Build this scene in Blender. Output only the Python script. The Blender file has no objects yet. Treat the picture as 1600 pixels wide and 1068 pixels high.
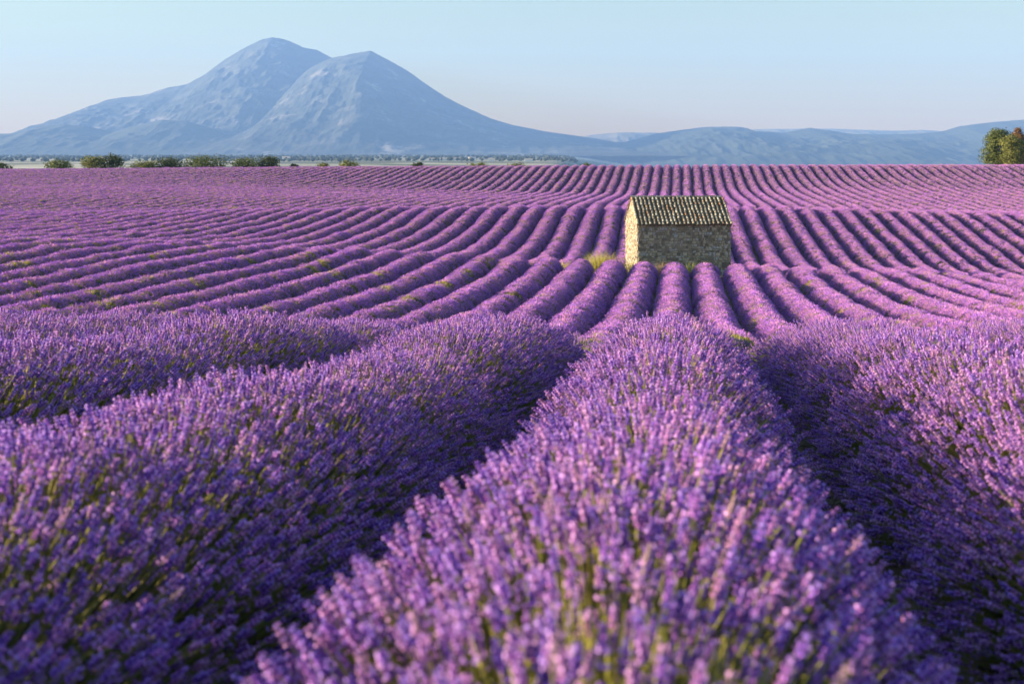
import bpy, bmesh, math, random
import numpy as np
from mathutils import Vector, Matrix, Euler

R = math.radians
rng = np.random.default_rng(11)
random.seed(11)
scene = bpy.context.scene
COL = scene.collection
PI = math.pi

# ------------------------------------------------------------------ camera, world, sun, exposure
EYE = 1.50          # metres above the soil where the photographer stands
F = 2000.0          # focal length in pixels of the 1600 px wide photograph
HZ = 238.0          # eye level row
cam_d = bpy.data.cameras.new('camera')
cam_d.sensor_width = 36.0
cam_d.lens = 36.0 * F / 1600.0
cam_d.shift_y = -(534.0 - HZ) / 1600.0
cam_d.clip_start = 0.1
cam_d.clip_end = 80000.0
cam_d.dof.use_dof = True
cam_d.dof.focus_distance = 20.0
cam_d.dof.aperture_fstop = 3.6
cam = bpy.data.objects.new('camera', cam_d)
cam.location = (0, 0, EYE)
cam.rotation_euler = (R(90), 0, 0)
COL.objects.link(cam)
scene.camera = cam

SUN_EL, SUN_BACK = 10.5, 5.5        # elevation; degrees behind the due-left direction
sun_vec = Vector((-math.cos(R(SUN_EL)) * math.cos(R(SUN_BACK)), math.cos(R(SUN_EL)) * math.sin(R(SUN_BACK)), math.sin(R(SUN_EL))))
world = bpy.data.worlds.new("World")
scene.world = world
world.use_nodes = True
wn = world.node_tree.nodes
wl = world.node_tree.links
wn.clear()
sky = wn.new('ShaderNodeTexSky')
sky.sky_type = 'NISHITA'
sky.sun_disc = False
sky.sun_elevation = R(SUN_EL)
sky.sun_rotation = math.atan2(sun_vec.x, sun_vec.y)
sky.air_density = 1.6
sky.dust_density = 0.1
sky.ozone_density = 2.8
bg = wn.new('ShaderNodeBackground')
bg.inputs['Strength'].default_value = 0.055
wo = wn.new('ShaderNodeOutputWorld')
wl.new(sky.outputs[0], bg.inputs[0])
wl.new(bg.outputs[0], wo.inputs[0])

sun_d = bpy.data.lights.new('sun', 'SUN')
sun_d.energy = 5.0
sun_d.angle = R(0.5)
sun_d.color = (1.0, 0.78, 0.50)
sun = bpy.data.objects.new('sun', sun_d)
sun.rotation_euler = sun_vec.to_track_quat('Z', 'Y').to_euler()
sun.location = (-60, 20, 60)
COL.objects.link(sun)

scene.view_settings.view_transform = 'Standard'
scene.view_settings.look = 'None'
scene.view_settings.gamma = 1.0
scene.view_settings.use_curve_mapping = False
scene.view_settings.exposure = 2.2
try:
    scene.cycles.volume_bounces = 1
    scene.cycles.max_bounces = 8
except Exception:
    pass

HAZE_DENSITY = 6.0e-5
HAZE_COLOR = (0.25, 0.465, 1.0)

# ------------------------------------------------------------------ helpers
def link(o, parent=None):
    COL.objects.link(o)
    if parent is not None:
        o.parent = parent
    return o

def tag(o, label=None, cat=None, group=None, kind=None):
    if label: o['label'] = label
    if cat: o['category'] = cat
    if group: o['group'] = group
    if kind: o['kind'] = kind
    return o

def empty(name, loc, rz=0.0):
    o = bpy.data.objects.new(name, None)
    o.location = loc
    o.rotation_euler = (0, 0, rz)
    o.empty_display_size = 0.2
    return link(o)

def mesh_np(name, verts, faces, mats=(), smooth=False, fmat=None):
    me = bpy.data.meshes.new(name)
    me.from_pydata([tuple(v) for v in verts], [], [tuple(f) for f in faces])
    for m in mats: me.materials.append(m)
    if fmat is not None:
        me.polygons.foreach_set('material_index', np.asarray(fmat, dtype=np.int32))
    if smooth:
        me.polygons.foreach_set('use_smooth', np.ones(len(me.polygons), dtype=bool))
    me.update()
    return me

def obj(name, me, parent=None):
    return link(bpy.data.objects.new(name, me), parent)

class MB:
    """collects geometry for one mesh"""
    def __init__(s): s.v, s.f, s.m = [], [], []
    def add(s, verts, faces, mat=0):
        o = len(s.v)
        s.v += [tuple(v) for v in verts]
        s.f += [tuple(i + o for i in f) for f in faces]
        s.m += [mat] * len(faces)
    def tube(s, pts, radii, n=5, mat=0, cap=True):
        pts = [Vector(p) for p in pts]
        o = len(s.v)
        for i, p in enumerate(pts):
            t = (pts[min(i + 1, len(pts) - 1)] - pts[max(i - 1, 0)]).normalized()
            a = t.orthogonal().normalized(); b = t.cross(a)
            for k in range(n):
                an = 2 * PI * k / n
                s.v.append(tuple(p + radii[i] * (math.cos(an) * a + math.sin(an) * b)))
        for i in range(len(pts) - 1):
            for k in range(n):
                k2 = (k + 1) % n
                s.f.append((o + i*n + k, o + i*n + k2, o + (i+1)*n + k2, o + (i+1)*n + k)); s.m.append(mat)
        if cap:
            s.f.append(tuple(o + (len(pts)-1)*n + k for k in range(n))); s.m.append(mat)
    def build(s, name, mats, parent=None, smooth=False):
        return obj(name, mesh_np(name, s.v, s.f, mats, smooth, s.m), parent)

def value_noise(x, seed):
    """smooth 1-D noise in -1..1"""
    x = np.asarray(x, dtype=float)
    i = np.floor(x).astype(np.int64)
    f = x - i
    f = f * f * (3 - 2 * f)
    def h(k):
        q = (k * 374761393 + seed * 668265263) & 0x7fffffff
        q = ((q ^ (q >> 13)) * 1274126177) & 0x7fffffff
        return ((q ^ (q >> 16)) & 0xffff) / 32767.5 - 1
    return h(i) * (1 - f) + h(i + 1) * f

def noise2(x, y, seed):
    x = np.asarray(x, dtype=float); y = np.asarray(y, dtype=float)
    i = np.floor(x).astype(np.int64); j = np.floor(y).astype(np.int64)
    fx = x - i; fy = y - j
    fx = fx * fx * (3 - 2 * fx); fy = fy * fy * (3 - 2 * fy)
    def h(a, b):
        q = (a * 374761393 + b * 668265263 + seed * 69069) & 0x7fffffff
        q = ((q ^ (q >> 13)) * 1274126177) & 0x7fffffff
        return ((q ^ (q >> 16)) & 0xffff) / 32767.5 - 1
    return (h(i, j) * (1 - fx) + h(i + 1, j) * fx) * (1 - fy) + (h(i, j + 1) * (1 - fx) + h(i + 1, j + 1) * fx) * fy

def fbm(x, y, seed, octs=4, ridged=False):
    s, a, tot = 0.0, 1.0, 0.0
    for k in range(octs):
        n = noise2(x * 2**k + 17.3 * k, y * 2**k + 9.1 * k, seed + k)
        if ridged: n = 1 - 2 * np.abs(n)
        s = s + a * n; tot += a; a *= 0.5
    return s / tot

# ------------------------------------------------------------------ materials
def new_mat(name):
    m = bpy.data.materials.new(name)
    m.use_nodes = True
    nt = m.node_tree
    b = nt.nodes['Principled BSDF']
    b.inputs['Roughness'].default_value = 0.8
    try: b.inputs['Specular IOR Level'].default_value = 0.25
    except Exception: pass
    return m, nt, b

def ramp(nt, fac, stops):
    r = nt.nodes.new('ShaderNodeValToRGB')
    el = r.color_ramp.elements
    while len(el) < len(stops): el.new(0.5)
    for e, (p, c) in zip(el, stops):
        e.position = p; e.color = (*c, 1)
    nt.links.new(fac, r.inputs[0])
    return r.outputs[0]

def noise_tex(nt, scale, detail=3, coord='Object', rough=0.55, stretch=None):
    tc = nt.nodes.new('ShaderNodeTexCoord')
    n = nt.nodes.new('ShaderNodeTexNoise')
    n.inputs['Scale'].default_value = scale
    n.inputs['Detail'].default_value = detail
    n.inputs['Roughness'].default_value = rough
    src = tc.outputs[coord]
    if stretch:
        mp = nt.nodes.new('ShaderNodeMapping')
        mp.inputs['Scale'].default_value = stretch
        nt.links.new(src, mp.inputs[0]); src = mp.outputs[0]
    nt.links.new(src, n.inputs['Vector'])
    return n.outputs['Fac']

def math_node(nt, op, a, b=None):
    n = nt.nodes.new('ShaderNodeMath'); n.operation = op
    for i, v in enumerate((a, b)):
        if v is None: continue
        if isinstance(v, (int, float)): n.inputs[i].default_value = v
        else: nt.links.new(v, n.inputs[i])
    return n.outputs[0]

def leafy(name, stops, island=False, transl=0.35, rough=0.7, tint=(1, 1, 1)):
    """leaf / petal material: a colour picked at random per instance (or per loose piece) with some light let through"""
    m, nt, b = new_mat(name)
    if island:
        g = nt.nodes.new('ShaderNodeNewGeometry'); fac = g.outputs['Random Per Island']
    else:
        g = nt.nodes.new('ShaderNodeObjectInfo'); fac = g.outputs['Random']
    c = ramp(nt, fac, stops)
    nt.links.new(c, b.inputs['Base Color'])
    b.inputs['Roughness'].default_value = rough
    t = nt.nodes.new('ShaderNodeBsdfTranslucent')
    nt.links.new(c, t.inputs['Color'])
    mx = nt.nodes.new('ShaderNodeMixShader'); mx.inputs[0].default_value = transl
    nt.links.new(b.outputs[0], mx.inputs[1]); nt.links.new(t.outputs[0], mx.inputs[2])
    nt.links.new(mx.outputs[0], nt.nodes['Material Output'].inputs[0])
    return m

PETAL = leafy('lavender_petal', [(0.0, (0.50, 0.22, 0.95)), (0.35, (0.68, 0.29, 0.94)), (0.7, (0.82, 0.35, 0.88)), (0.93, (0.84, 0.42, 0.78)), (1.0, (0.52, 0.38, 0.42))], transl=0.25)
COROLLA = leafy('lavender_open_flower', [(0.0, (0.50, 0.33, 0.97)), (0.5, (0.68, 0.40, 0.97)), (1.0, (0.82, 0.45, 0.92))], transl=0.3)
DUSTY = leafy('faded_calyx', [(0.0, (0.26, 0.13, 0.40)), (0.5, (0.36, 0.20, 0.42)), (0.9, (0.42, 0.27, 0.38)), (1.0, (0.38, 0.30, 0.24))], transl=0.15)
CALYX = leafy('lavender_calyx', [(0.0, (0.12, 0.05, 0.34)), (0.5, (0.18, 0.07, 0.34)), (0.9, (0.26, 0.12, 0.32)), (1.0, (0.28, 0.20, 0.20))], transl=0.15)
STEM = leafy('lavender_stem', [(0.0, (0.17, 0.19, 0.045)), (0.5, (0.27, 0.28, 0.06)), (1.0, (0.40, 0.35, 0.12))], transl=0.3)
LEAF = leafy('lavender_leaf', [(0.0, (0.04, 0.06, 0.03)), (0.6, (0.08, 0.10, 0.04)), (1.0, (0.15, 0.15, 0.05))], transl=0.35)
WEED = leafy('weed_leaf', [(0.0, (0.28, 0.29, 0.06)), (0.6, (0.40, 0.39, 0.08)), (1.0, (0.52, 0.46, 0.14))], transl=0.4)
DRYGRASS = leafy('dry_grass', [(0.0, (0.42, 0.30, 0.16)), (0.6, (0.52, 0.38, 0.24)), (1.0, (0.50, 0.32, 0.26))], island=True, transl=0.3)
WEED_ISL = leafy('grass_blade', [(0.0, (0.36, 0.40, 0.04)), (0.6, (0.52, 0.54, 0.06)), (1.0, (0.62, 0.56, 0.16))], island=True, transl=0.4)

def mound_mat(name, stops, scale):
    m, nt, b = new_mat(name)
    f = noise_tex(nt, scale, 4)
    nt.links.new(ramp(nt, f, stops), b.inputs['Base Color'])
    bp = nt.nodes.new('ShaderNodeBump'); bp.inputs['Strength'].default_value = 0.8; bp.inputs['Distance'].default_value = 0.05
    nt.links.new(f, bp.inputs['Height']); nt.links.new(bp.outputs[0], b.inputs['Normal'])
    b.inputs['Roughness'].default_value = 0.95
    return m
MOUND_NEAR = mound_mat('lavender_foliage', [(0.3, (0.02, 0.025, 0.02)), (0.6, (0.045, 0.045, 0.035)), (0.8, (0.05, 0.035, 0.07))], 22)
MOUND_FAR = mound_mat('lavender_bush', [(0.25, (0.04, 0.045, 0.025)), (0.45, (0.08, 0.06, 0.09)), (0.7, (0.14, 0.07, 0.20)), (0.85, (0.10, 0.10, 0.05))], 7)

# ------------------------------------------------------------------ terrain
def pchip(x, y, q):
    x = np.asarray(x, float); y = np.asarray(y, float)
    h = np.diff(x); d = np.diff(y) / h
    m = np.zeros_like(y)
    m[0], m[-1] = d[0], d[-1]
    for i in range(1, len(x) - 1):
        if d[i-1] * d[i] > 0:
            w1 = 2*h[i] + h[i-1]; w2 = h[i] + 2*h[i-1]
            m[i] = (w1 + w2) / (w1 / d[i-1] + w2 / d[i])
    k = np.clip(np.searchsorted(x, q) - 1, 0, len(h) - 1)
    t = (q - x[k]) / h[k]
    t = np.clip(t, 0, 1)
    return ((2*t**3 - 3*t**2 + 1) * y[k] + (t**3 - 2*t**2 + t) * h[k] * m[k] + (-2*t**3 + 3*t**2) * y[k+1] + (t**3 - t**2) * h[k] * m[k+1])

# survey of the undulating plateau: along a bearing (given as the picture column it shows in) the distance and the
# depression of the lavender tops, from the near crest over three swales to the far crest
NEARK = [(1.5, 1131), (2.6, 800), (5.2, 606), (8.2, 530)]
SURVEY = {
    0:    [(12.2, 491), (22, 526), (41.5, 481), (50, 434), (57, 403), (66, 371.5), (75, 379), (86, 364), (100, 347), (114, 332), (127, 336), (138, 328), (158, 308), (178, 297), (200, 287), (222, 278), (264, 264.5)],
    240:  [(12.2, 493), (22, 526), (42.3, 484), (51.4, 436), (60, 400), (71, 373), (78, 381), (87, 369), (101, 347), (115, 330), (129, 335), (141, 326), (160, 308), (180, 297), (202, 289), (224, 279), (264, 262.5)],
    500:  [(12.2, 497), (22, 526), (44.5, 489), (54, 449), (61, 423), (72, 386), (79, 394), (88, 380), (103, 350), (117, 325), (132, 331), (145, 320), (163, 307), (184, 300), (204, 292), (226, 279), (258, 260.5)],
    750:  [(12.2, 499), (22, 526), (46, 491), (55, 459), (62, 435), (73, 398), (80, 407), (89, 393), (104, 357), (119, 322.5), (135, 329), (148, 318), (168, 309), (186, 303.5), (200, 299), (222, 281), (250, 259.5)],
    1000: [(12.2, 498), (22, 526), (46.5, 491), (56, 459), (63, 438), (74, 409), (81, 415), (90, 404), (105, 360), (120, 322), (137, 329), (150, 319), (171, 311), (185, 307), (198, 303), (217, 285), (243, 258)],
    1150: [(12.2, 499), (22, 526), (47, 490), (57, 457), (64, 437), (74, 412), (81, 420), (90, 408), (105, 362), (121, 322.5), (138, 330), (150, 319), (170, 311), (184, 305), (198, 298), (216, 282), (240, 257.5)],
    1350: [(12.2, 498), (22, 526), (47, 487), (57, 457), (65, 437), (75.5, 416.5), (82.5, 425), (91, 413), (106, 367), (122, 326), (138, 333), (150, 323), (169, 311), (184, 302), (198, 293), (215, 279), (236, 257.5)],
    1600: [(12.2, 497), (22, 526), (47, 484), (58, 459), (66, 443), (77, 429), (84, 438), (92, 425), (106, 376), (122, 332), (138, 338), (150, 329), (168, 315), (184, 303), (198, 292), (212, 276), (230, 257.5)],
}
PXG = np.arange(-200, 1801, 10.0)
YG = np.arange(1.5, 1000.1, 0.4)
def build_table():
    cols = sorted(SURVEY)
    arr = np.array([NEARK + SURVEY[c] for c in cols], float)
    T = np.zeros((len(PXG), len(YG)))
    cl = np.array(cols, float)
    for a, px in enumerate(PXG):
        p = min(max(px, 0), 1600)
        yk = np.array([np.interp(p, cl, arr[:, k, 0]) for k in range(arr.shape[1])])
        pk = np.array([np.interp(p, cl, arr[:, k, 1]) for k in range(arr.shape[1])])
        hk = (pk - HZ) * yk / F
        yk = np.append(yk, [yk[-1] + 25, yk[-1] + 70, 480, 700, 1000])
        hk = np.append(hk, [hk[-1] + 1.0, hk[-1] + 4.2, 13, 21, 24.2])
        T[a] = pchip(yk, hk, YG)
    for _ in range(60):          # even out across the bearings
        T[1:-1] = 0.25 * T[:-2] + 0.5 * T[1:-1] + 0.25 * T[2:]
    return T
TABLE = build_table()
def drop(X, Y):
    """how far below eye level the lavender tops are at (X, Y)"""
    X = np.asarray(X, float); Y = np.asarray(Y, float)
    Yc = np.clip(Y, 1.5, 999.5)
    px = np.clip(800 + F * X / np.maximum(Y, 8.0), -199, 1799)
    a = (px - PXG[0]) / 10.0; b = (Yc - YG[0]) / 0.4
    i = np.clip(a.astype(int), 0, len(PXG) - 2); j = np.clip(b.astype(int), 0, len(YG) - 2)
    fa = a - i; fb = b - j
    return (TABLE[i, j]*(1-fa)*(1-fb) + TABLE[i+1, j]*fa*(1-fb) + TABLE[i, j+1]*(1-fa)*fb + TABLE[i+1, j+1]*fa*fb)
TOP_H = 0.78
def smooth01(t):
    t = np.clip(t, 0, 1)
    return t * t * (3 - 2 * t)
def ground_z(X, Y):
    # towards the right the plateau breaks off into a deep valley beyond the far crest
    q = 800 + F * np.asarray(X, float) / np.maximum(np.asarray(Y, float), 8.0)
    valley = 95 * smooth01((q - 860) / 180.0) * smooth01((np.asarray(Y, float) - 330) / 1500.0)
    return EYE - drop(X, Y) - TOP_H - valley

def build_ground():
    ys = np.concatenate([-np.geomspace(4000, 30, 12), np.arange(-29, 3.4, 1.5), np.arange(3.4, 30, 0.6), np.arange(30, 300, 1.0), np.geomspace(300, 1000, 60), np.geomspace(1040, 17200, 40)])
    qs = np.concatenate([np.linspace(-1, -0.6, 16)[:-1], np.linspace(-0.6, 0.6, 121), np.linspace(0.6, 1, 16)[1:]])
    V = []
    for y in ys:
        w = max(y + 12, 14)
        X = np.clip(qs, -.6, .6) * w + np.sign(qs) * (np.maximum(np.abs(qs) - .6, 0) / .4) ** 2 * 8000
        z = ground_z(X, np.full_like(X, y))
        V.append(np.stack([X, np.full_like(X, y), z], 1))
    V = np.concatenate(V); n = len(qs)
    Fc = [(i*n + k, i*n + k + 1, (i+1)*n + k + 1, (i+1)*n + k) for i in range(len(ys) - 1) for k in range(n - 1)]
    m, nt, b = new_mat('soil_and_farmland')
    # stony soil between the rows; a patchwork of pale and green fields on the plain beyond
    f1 = noise_tex(nt, 3.0, 6)
    soil = ramp(nt, f1, [(0.3, (0.11, 0.075, 0.045)), (0.6, (0.20, 0.14, 0.085)), (0.8, (0.30, 0.23, 0.15))])
    f2 = noise_tex(nt, 1.0, 2, stretch=(0.0011, 0.0026, 0.0), rough=0.4)
    farm = ramp(nt, f2, [(0.0, (0.06, 0.08, 0.06)), (0.44, (0.09, 0.11, 0.07)), (0.47, (0.34, 0.32, 0.24)), (0.54, (0.56, 0.53, 0.42)), (0.57, (0.09, 0.12, 0.06)), (0.64, (0.08, 0.10, 0.06)), (0.66, (0.42, 0.39, 0.30))])
    geo = nt.nodes.new('ShaderNodeNewGeometry'); sp = nt.nodes.new('ShaderNodeSeparateXYZ')
    nt.links.new(geo.outputs['Position'], sp.inputs[0])
    mx = nt.nodes.new('ShaderNodeMix'); mx.data_type = 'RGBA'
    nt.links.new(math_node(nt, 'GREATER_THAN', sp.outputs['Y'], 420.0), mx.inputs['Factor'])
    nt.links.new(soil, mx.inputs['A']); nt.links.new(farm, mx.inputs['B'])
    nt.links.new(mx.outputs['Result'], b.inputs['Base Color'])
    b.inputs['Roughness'].default_value = 0.95
    o = obj('ground', mesh_np('ground', V, Fc, [m], True))
    tag(o, 'soil between the lavender rows and the farmland plain beyond', kind='structure')
build_ground()

# ------------------------------------------------------------------ mountains and hills
def prof(pts):
    p = np.array(pts, float)
    def f(q):
        q = np.clip(q, p[0, 0], p[-1, 0])
        return .15 * pchip(p[:, 0], p[:, 1], q) + .85 * np.interp(q, p[:, 0], p[:, 1])
    return f
def rock_mat(name, stops, scale=0.0016):
    m, nt, b = new_mat(name)
    f = noise_tex(nt, scale, 10, rough=0.74)
    c = ramp(nt, f, stops)
    nt.links.new(c, b.inputs['Base Color'])
    b.inputs['Roughness'].default_value = 1.0
    return m
FOREST = rock_mat('forested_limestone', [(0.3, (0.014, 0.024, 0.024)), (0.5, (0.042, 0.054, 0.046)), (0.58, (0.09, 0.095, 0.08)), (0.64, (0.28, 0.25, 0.22)), (0.8, (0.40, 0.36, 0.32))], 0.0024)
WOODS = rock_mat('wooded_slope', [(0.3, (0.03, 0.045, 0.035)), (0.6, (0.055, 0.07, 0.05)), (0.75, (0.11, 0.11, 0.08))], 0.003)
PALE = rock_mat('bare_hilltop', [(0.3, (0.16, 0.16, 0.11)), (0.6, (0.30, 0.27, 0.20)), (0.75, (0.38, 0.34, 0.27))])

def ridge(name, label, pts, dist, front, back, mat, amp, seed, x0, x1, step=3.0, rows=70, spur=None, tex=500.0, low=28):
    """a hill with real depth: its crest runs at DIST, its front slope comes FRONT metres nearer, its back slope goes BACK metres further"""
    f = prof(pts)
    cols = np.arange(x0, x1 + 1, step)
    ts = np.linspace(-1, 1, rows)
    V = np.zeros((len(ts), len(cols), 3))
    base = EYE - low
    py = f(cols)
    for i, t in enumerate(ts):
        d0 = dist + (spur(cols) if spur is not None else 0)
        D = d0 + (t * front if t < 0 else t * back)
        X = (cols - 800) / F * d0 * (1 + 0.25 * (D - d0) / d0)
        crest = EYE + (HZ - py) / F * d0
        s = 1 - abs(t)
        shape = s ** 1.12 if t < 0 else s ** 1.05
        H = np.maximum(crest - base, 0)
        z = base + H * shape
        n = fbm(X / (tex * 1.9), D / (tex * 3.4), seed, 7, ridged=True)
        n2 = fbm(X / tex * 3.4, D / tex * 3.4, seed + 31, 5, ridged=True)
        w = np.clip(4 * s * (1 - s), 0, 1)
        z = z + amp * (H / max(H.max(), 1)) ** 0.7 * (n * w * 1.0 + n2 * (0.26 * w + 0.055))
        V[i, :, 0] = X; V[i, :, 1] = D; V[i, :, 2] = z
    n = len(cols)
    Fc = [(i*n + k, i*n + k + 1, (i+1)*n + k + 1, (i+1)*n + k) for i in range(len(ts) - 1) for k in range(n - 1)]
    o = obj(name, mesh_np(name, V.reshape(-1, 3), Fc, [mat], True))
    tag(o, label, kind='structure')
    return o

ridge('mountain', 'tall left summit of the blue mountain with long left shoulder',
      [(20, 236), (60, 207), (85, 193), (130, 171), (167, 156), (191, 152), (223, 149), (261, 137), (294, 131), (322, 115), (350, 94), (378, 77), (392, 70), (411, 61), (425, 58.5), (440, 60.5), (453, 64), (472, 73), (495, 78), (516, 89), (545, 106), (580, 135), (640, 175), (720, 215), (780, 238)],
      14600, 3600, 1600, FOREST, 120, 3, 10, 790, 1.5, 200)
ridge('mountain', 'rounded right summit of the blue mountain sloping down to the right',
      [(300, 236), (340, 212), (380, 190), (410, 176), (428, 166), (444, 150), (458, 129), (486, 106), (516, 91), (537, 87), (552, 83.5), (566, 81), (579, 79), (598, 89), (617, 99), (636, 110), (673, 136), (696, 151), (720, 164), (767, 185), (800, 195), (850, 205), (900, 212), (940, 218), (1000, 229), (1060, 240)],
      13600, 3600, 1500, FOREST, 110, 8, 290, 1070, 1.5, 200)
ridge('foothill', 'low wooded foothill in front of the mountain at the left',
      [(-300, 214), (-100, 209), (0, 209), (40, 207), (64, 197), (97, 194), (134, 197), (177, 206), (205, 198), (256, 187), (294, 190), (326, 199), (350, 208), (425, 218), (519, 226), (600, 234), (680, 241)],
      11600, 1500, 1500, WOODS, 50, 14, -300, 690, 1.5, 110)
ridge('hill', 'long blue wooded ridge along the right of the horizon',
      [(820, 240), (860, 232), (912, 224), (975, 222), (1000, 216), (1025, 209), (1060, 204), (1100, 199), (1135, 198), (1160, 199), (1178, 205), (1225, 207), (1265, 200), (1295, 204), (1325, 209), (1375, 210), (1425, 209), (1470, 206), (1500, 197), (1550, 191), (1600, 187), (1700, 182), (1900, 190)],
      12600, 3600, 1500, WOODS, 90, 21, 810, 1900, 1.5, 150, low=125)
ridge('hill', 'pale bare ridge showing faintly behind the blue hills at the right',
      [(840, 240), (880, 222), (920, 211), (970, 207), (1020, 207), (1080, 210), (1150, 206), (1180, 202), (1240, 201), (1300, 201), (1360, 203), (1400, 204), (1440, 203), (1490, 206), (1560, 212), (1700, 214)],
      16000, 1800, 900, PALE, 60, 27, 830, 1710, 2, 70)

# ------------------------------------------------------------------ lavender plants (shared meshes)
def spike_mesh(name, seed, petals=True):
    """one flower stalk: green stem, calyx core and whorls of little petals; about 0.36 m tall"""
    r = random.Random(seed)
    mb = MB()
    Ls = r.uniform(0.26, 0.31); Lh = r.uniform(0.031, 0.046)
    bx, by = r.uniform(-.03, .03), r.uniform(-.03, .03)
    def axis(t):
        return Vector((bx * (t / .35) ** 2, by * (t / .35) ** 2, t))
    mb.tube([axis(0), axis(Ls * .55), axis(Ls)], [.0022, .0019, .0016], 3, 0, False)
    prof_ = [(0, .002), (.2, .0038), (.5, .0042), (.85, .0032), (1.0, .0012)]
    mb.tube([axis(Ls + Lh * a) for a, _ in prof_], [b for _, b in prof_], 5, 1)
    levels = [(w + .3) / 4 for w in range(4)]
    if r.random() < .6: levels.append(-r.uniform(.35, .75))      # a lower whorl set apart on the stem
    for w, t in enumerate(levels):
        c = axis(Ls + Lh * t)
        sc = 1 - .4 * max(0, t - .45) * 2
        for k in range(5):
            if r.random() < .15: continue
            an = 2 * PI * (k + .5 * (w % 2)) / 5 + r.uniform(-.3, .3)
            d = Vector((math.cos(an), math.sin(an), 0)); q = Vector((-d.y, d.x, 0)); z = Vector((0, 0, 1))
            p0 = c + d * .002
            ax = (d + z * r.uniform(.5, 1.3)).normalized()
            p1 = p0 + ax * r.uniform(.006, .009) * sc
            wd = r.uniform(.0023, .0032) * sc
            m1 = p0.lerp(p1, .55)
            nrm = ax.cross(q)
            mb.add([p0, m1 + q * wd, m1 + nrm * wd, m1 - q * wd, m1 - nrm * wd, p1], [(0, 2, 1), (0, 3, 2), (0, 4, 3), (0, 1, 4), (1, 2, 5), (2, 3, 5), (3, 4, 5), (4, 1, 5)], 2 if r.random() < .6 else 1)
            if r.random() < .38:                                  # an open flower at the bud's mouth
                o_ = r.uniform(.003, .0047)
                u2 = q * o_; v2 = (z - d * .3).normalized() * o_
                e = p1 + d * .001
                mb.add([e - u2 * .9, e - v2 * .8, e + u2 * .9, e + v2], [(0, 1, 2), (0, 2, 3)], 3)
    return mesh_np(name, mb.v, mb.f, [STEM, CALYX, PETAL, COROLLA], False, mb.m)

def leaf_tuft_mesh(name, seed, mat, n=14, L=(.14, .26), w=.004):
    r = random.Random(seed); mb = MB()
    for _ in range(n):
        an = r.uniform(0, 2 * PI); tl = r.uniform(.1, .7); l = r.uniform(*L)
        d = Vector((math.cos(an) * math.sin(tl), math.sin(an) * math.sin(tl), math.cos(tl)))
        s = d.orthogonal().normalized(); s.rotate(Matrix.Rotation(r.uniform(0, 6.28), 3, d)); s *= w
        b = Vector((r.uniform(-.04, .04), r.uniform(-.04, .04), 0))
        mb.add([b, b + d * l * .5 + s, b + d * l, b + d * l * .5 - s], [(0, 1, 2, 3)], 0)
    return mesh_np(name, mb.v, mb.f, [mat], False, mb.m)

def bunch_mesh(name, seed, n=18, spread=.13, L=(.08, .16), mats=None, headw=.010):
    """a small bunch of flower stalks, each a stem strip and a spindle-shaped head"""
    r = random.Random(seed); mb = MB()
    for _ in range(n):
        a = r.uniform(0, 2 * PI); rr = spread * math.sqrt(r.random())
        b = Vector((rr * math.cos(a), rr * math.sin(a), 0))
        d = Vector((b.x * 1.6 + r.uniform(-.22, .22), b.y * 1.6 + r.uniform(-.22, .22), 1)).normalized()
        l = r.uniform(*L); hl = r.uniform(.05, .085)
        s = d.orthogonal().normalized() * .003
        mb.add([b - s, b + s, b + d * l + s, b + d * l - s], [(0, 1, 2, 3)], 0)
        t = b + d * l
        u = d.orthogonal().normalized(); v = d.cross(u); w = headw * r.uniform(.8, 1.2)
        mid = t + d * hl * .45
        ring = [mid + w * (math.cos(q) * u + math.sin(q) * v) for q in (0, PI/2, PI, 1.5*PI)]
        mm = 2 if r.random() < .65 else 1
        mb.add([t] + ring + [t + d * hl], [(0, 2, 1), (0, 3, 2), (0, 4, 3), (0, 1, 4), (1, 2, 5), (2, 3, 5), (3, 4, 5), (4, 1, 5)], mm)
    return mesh_np(name, mb.v, mb.f, mats or [STEM, DUSTY, PETAL], False, mb.m)

SPIKES = [spike_mesh('flower_spike', 100 + k) for k in range(5)]
def proto(name, me):
    return bpy.data.objects.new(name, me)       # never linked to the scene: only a source of shape
near_protos = [proto('flower_spike_shape', m) for m in SPIKES]
near_protos.append(proto('leaf_tuft_shape', leaf_tuft_mesh('leaf_tuft', 5, LEAF)))
near_protos.append(proto('weed_tuft_shape', leaf_tuft_mesh('weed_tuft', 6, WEED, 10, (.2, .34), .005)))
far_protos = [proto('flower_bunch_shape', bunch_mesh('flower_bunch', 200 + k)) for k in range(4)]
far_protos.append(proto('weed_bunch_shape', leaf_tuft_mesh('weed_bunch', 9, WEED, 22, (.12, .24), .010)))

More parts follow.
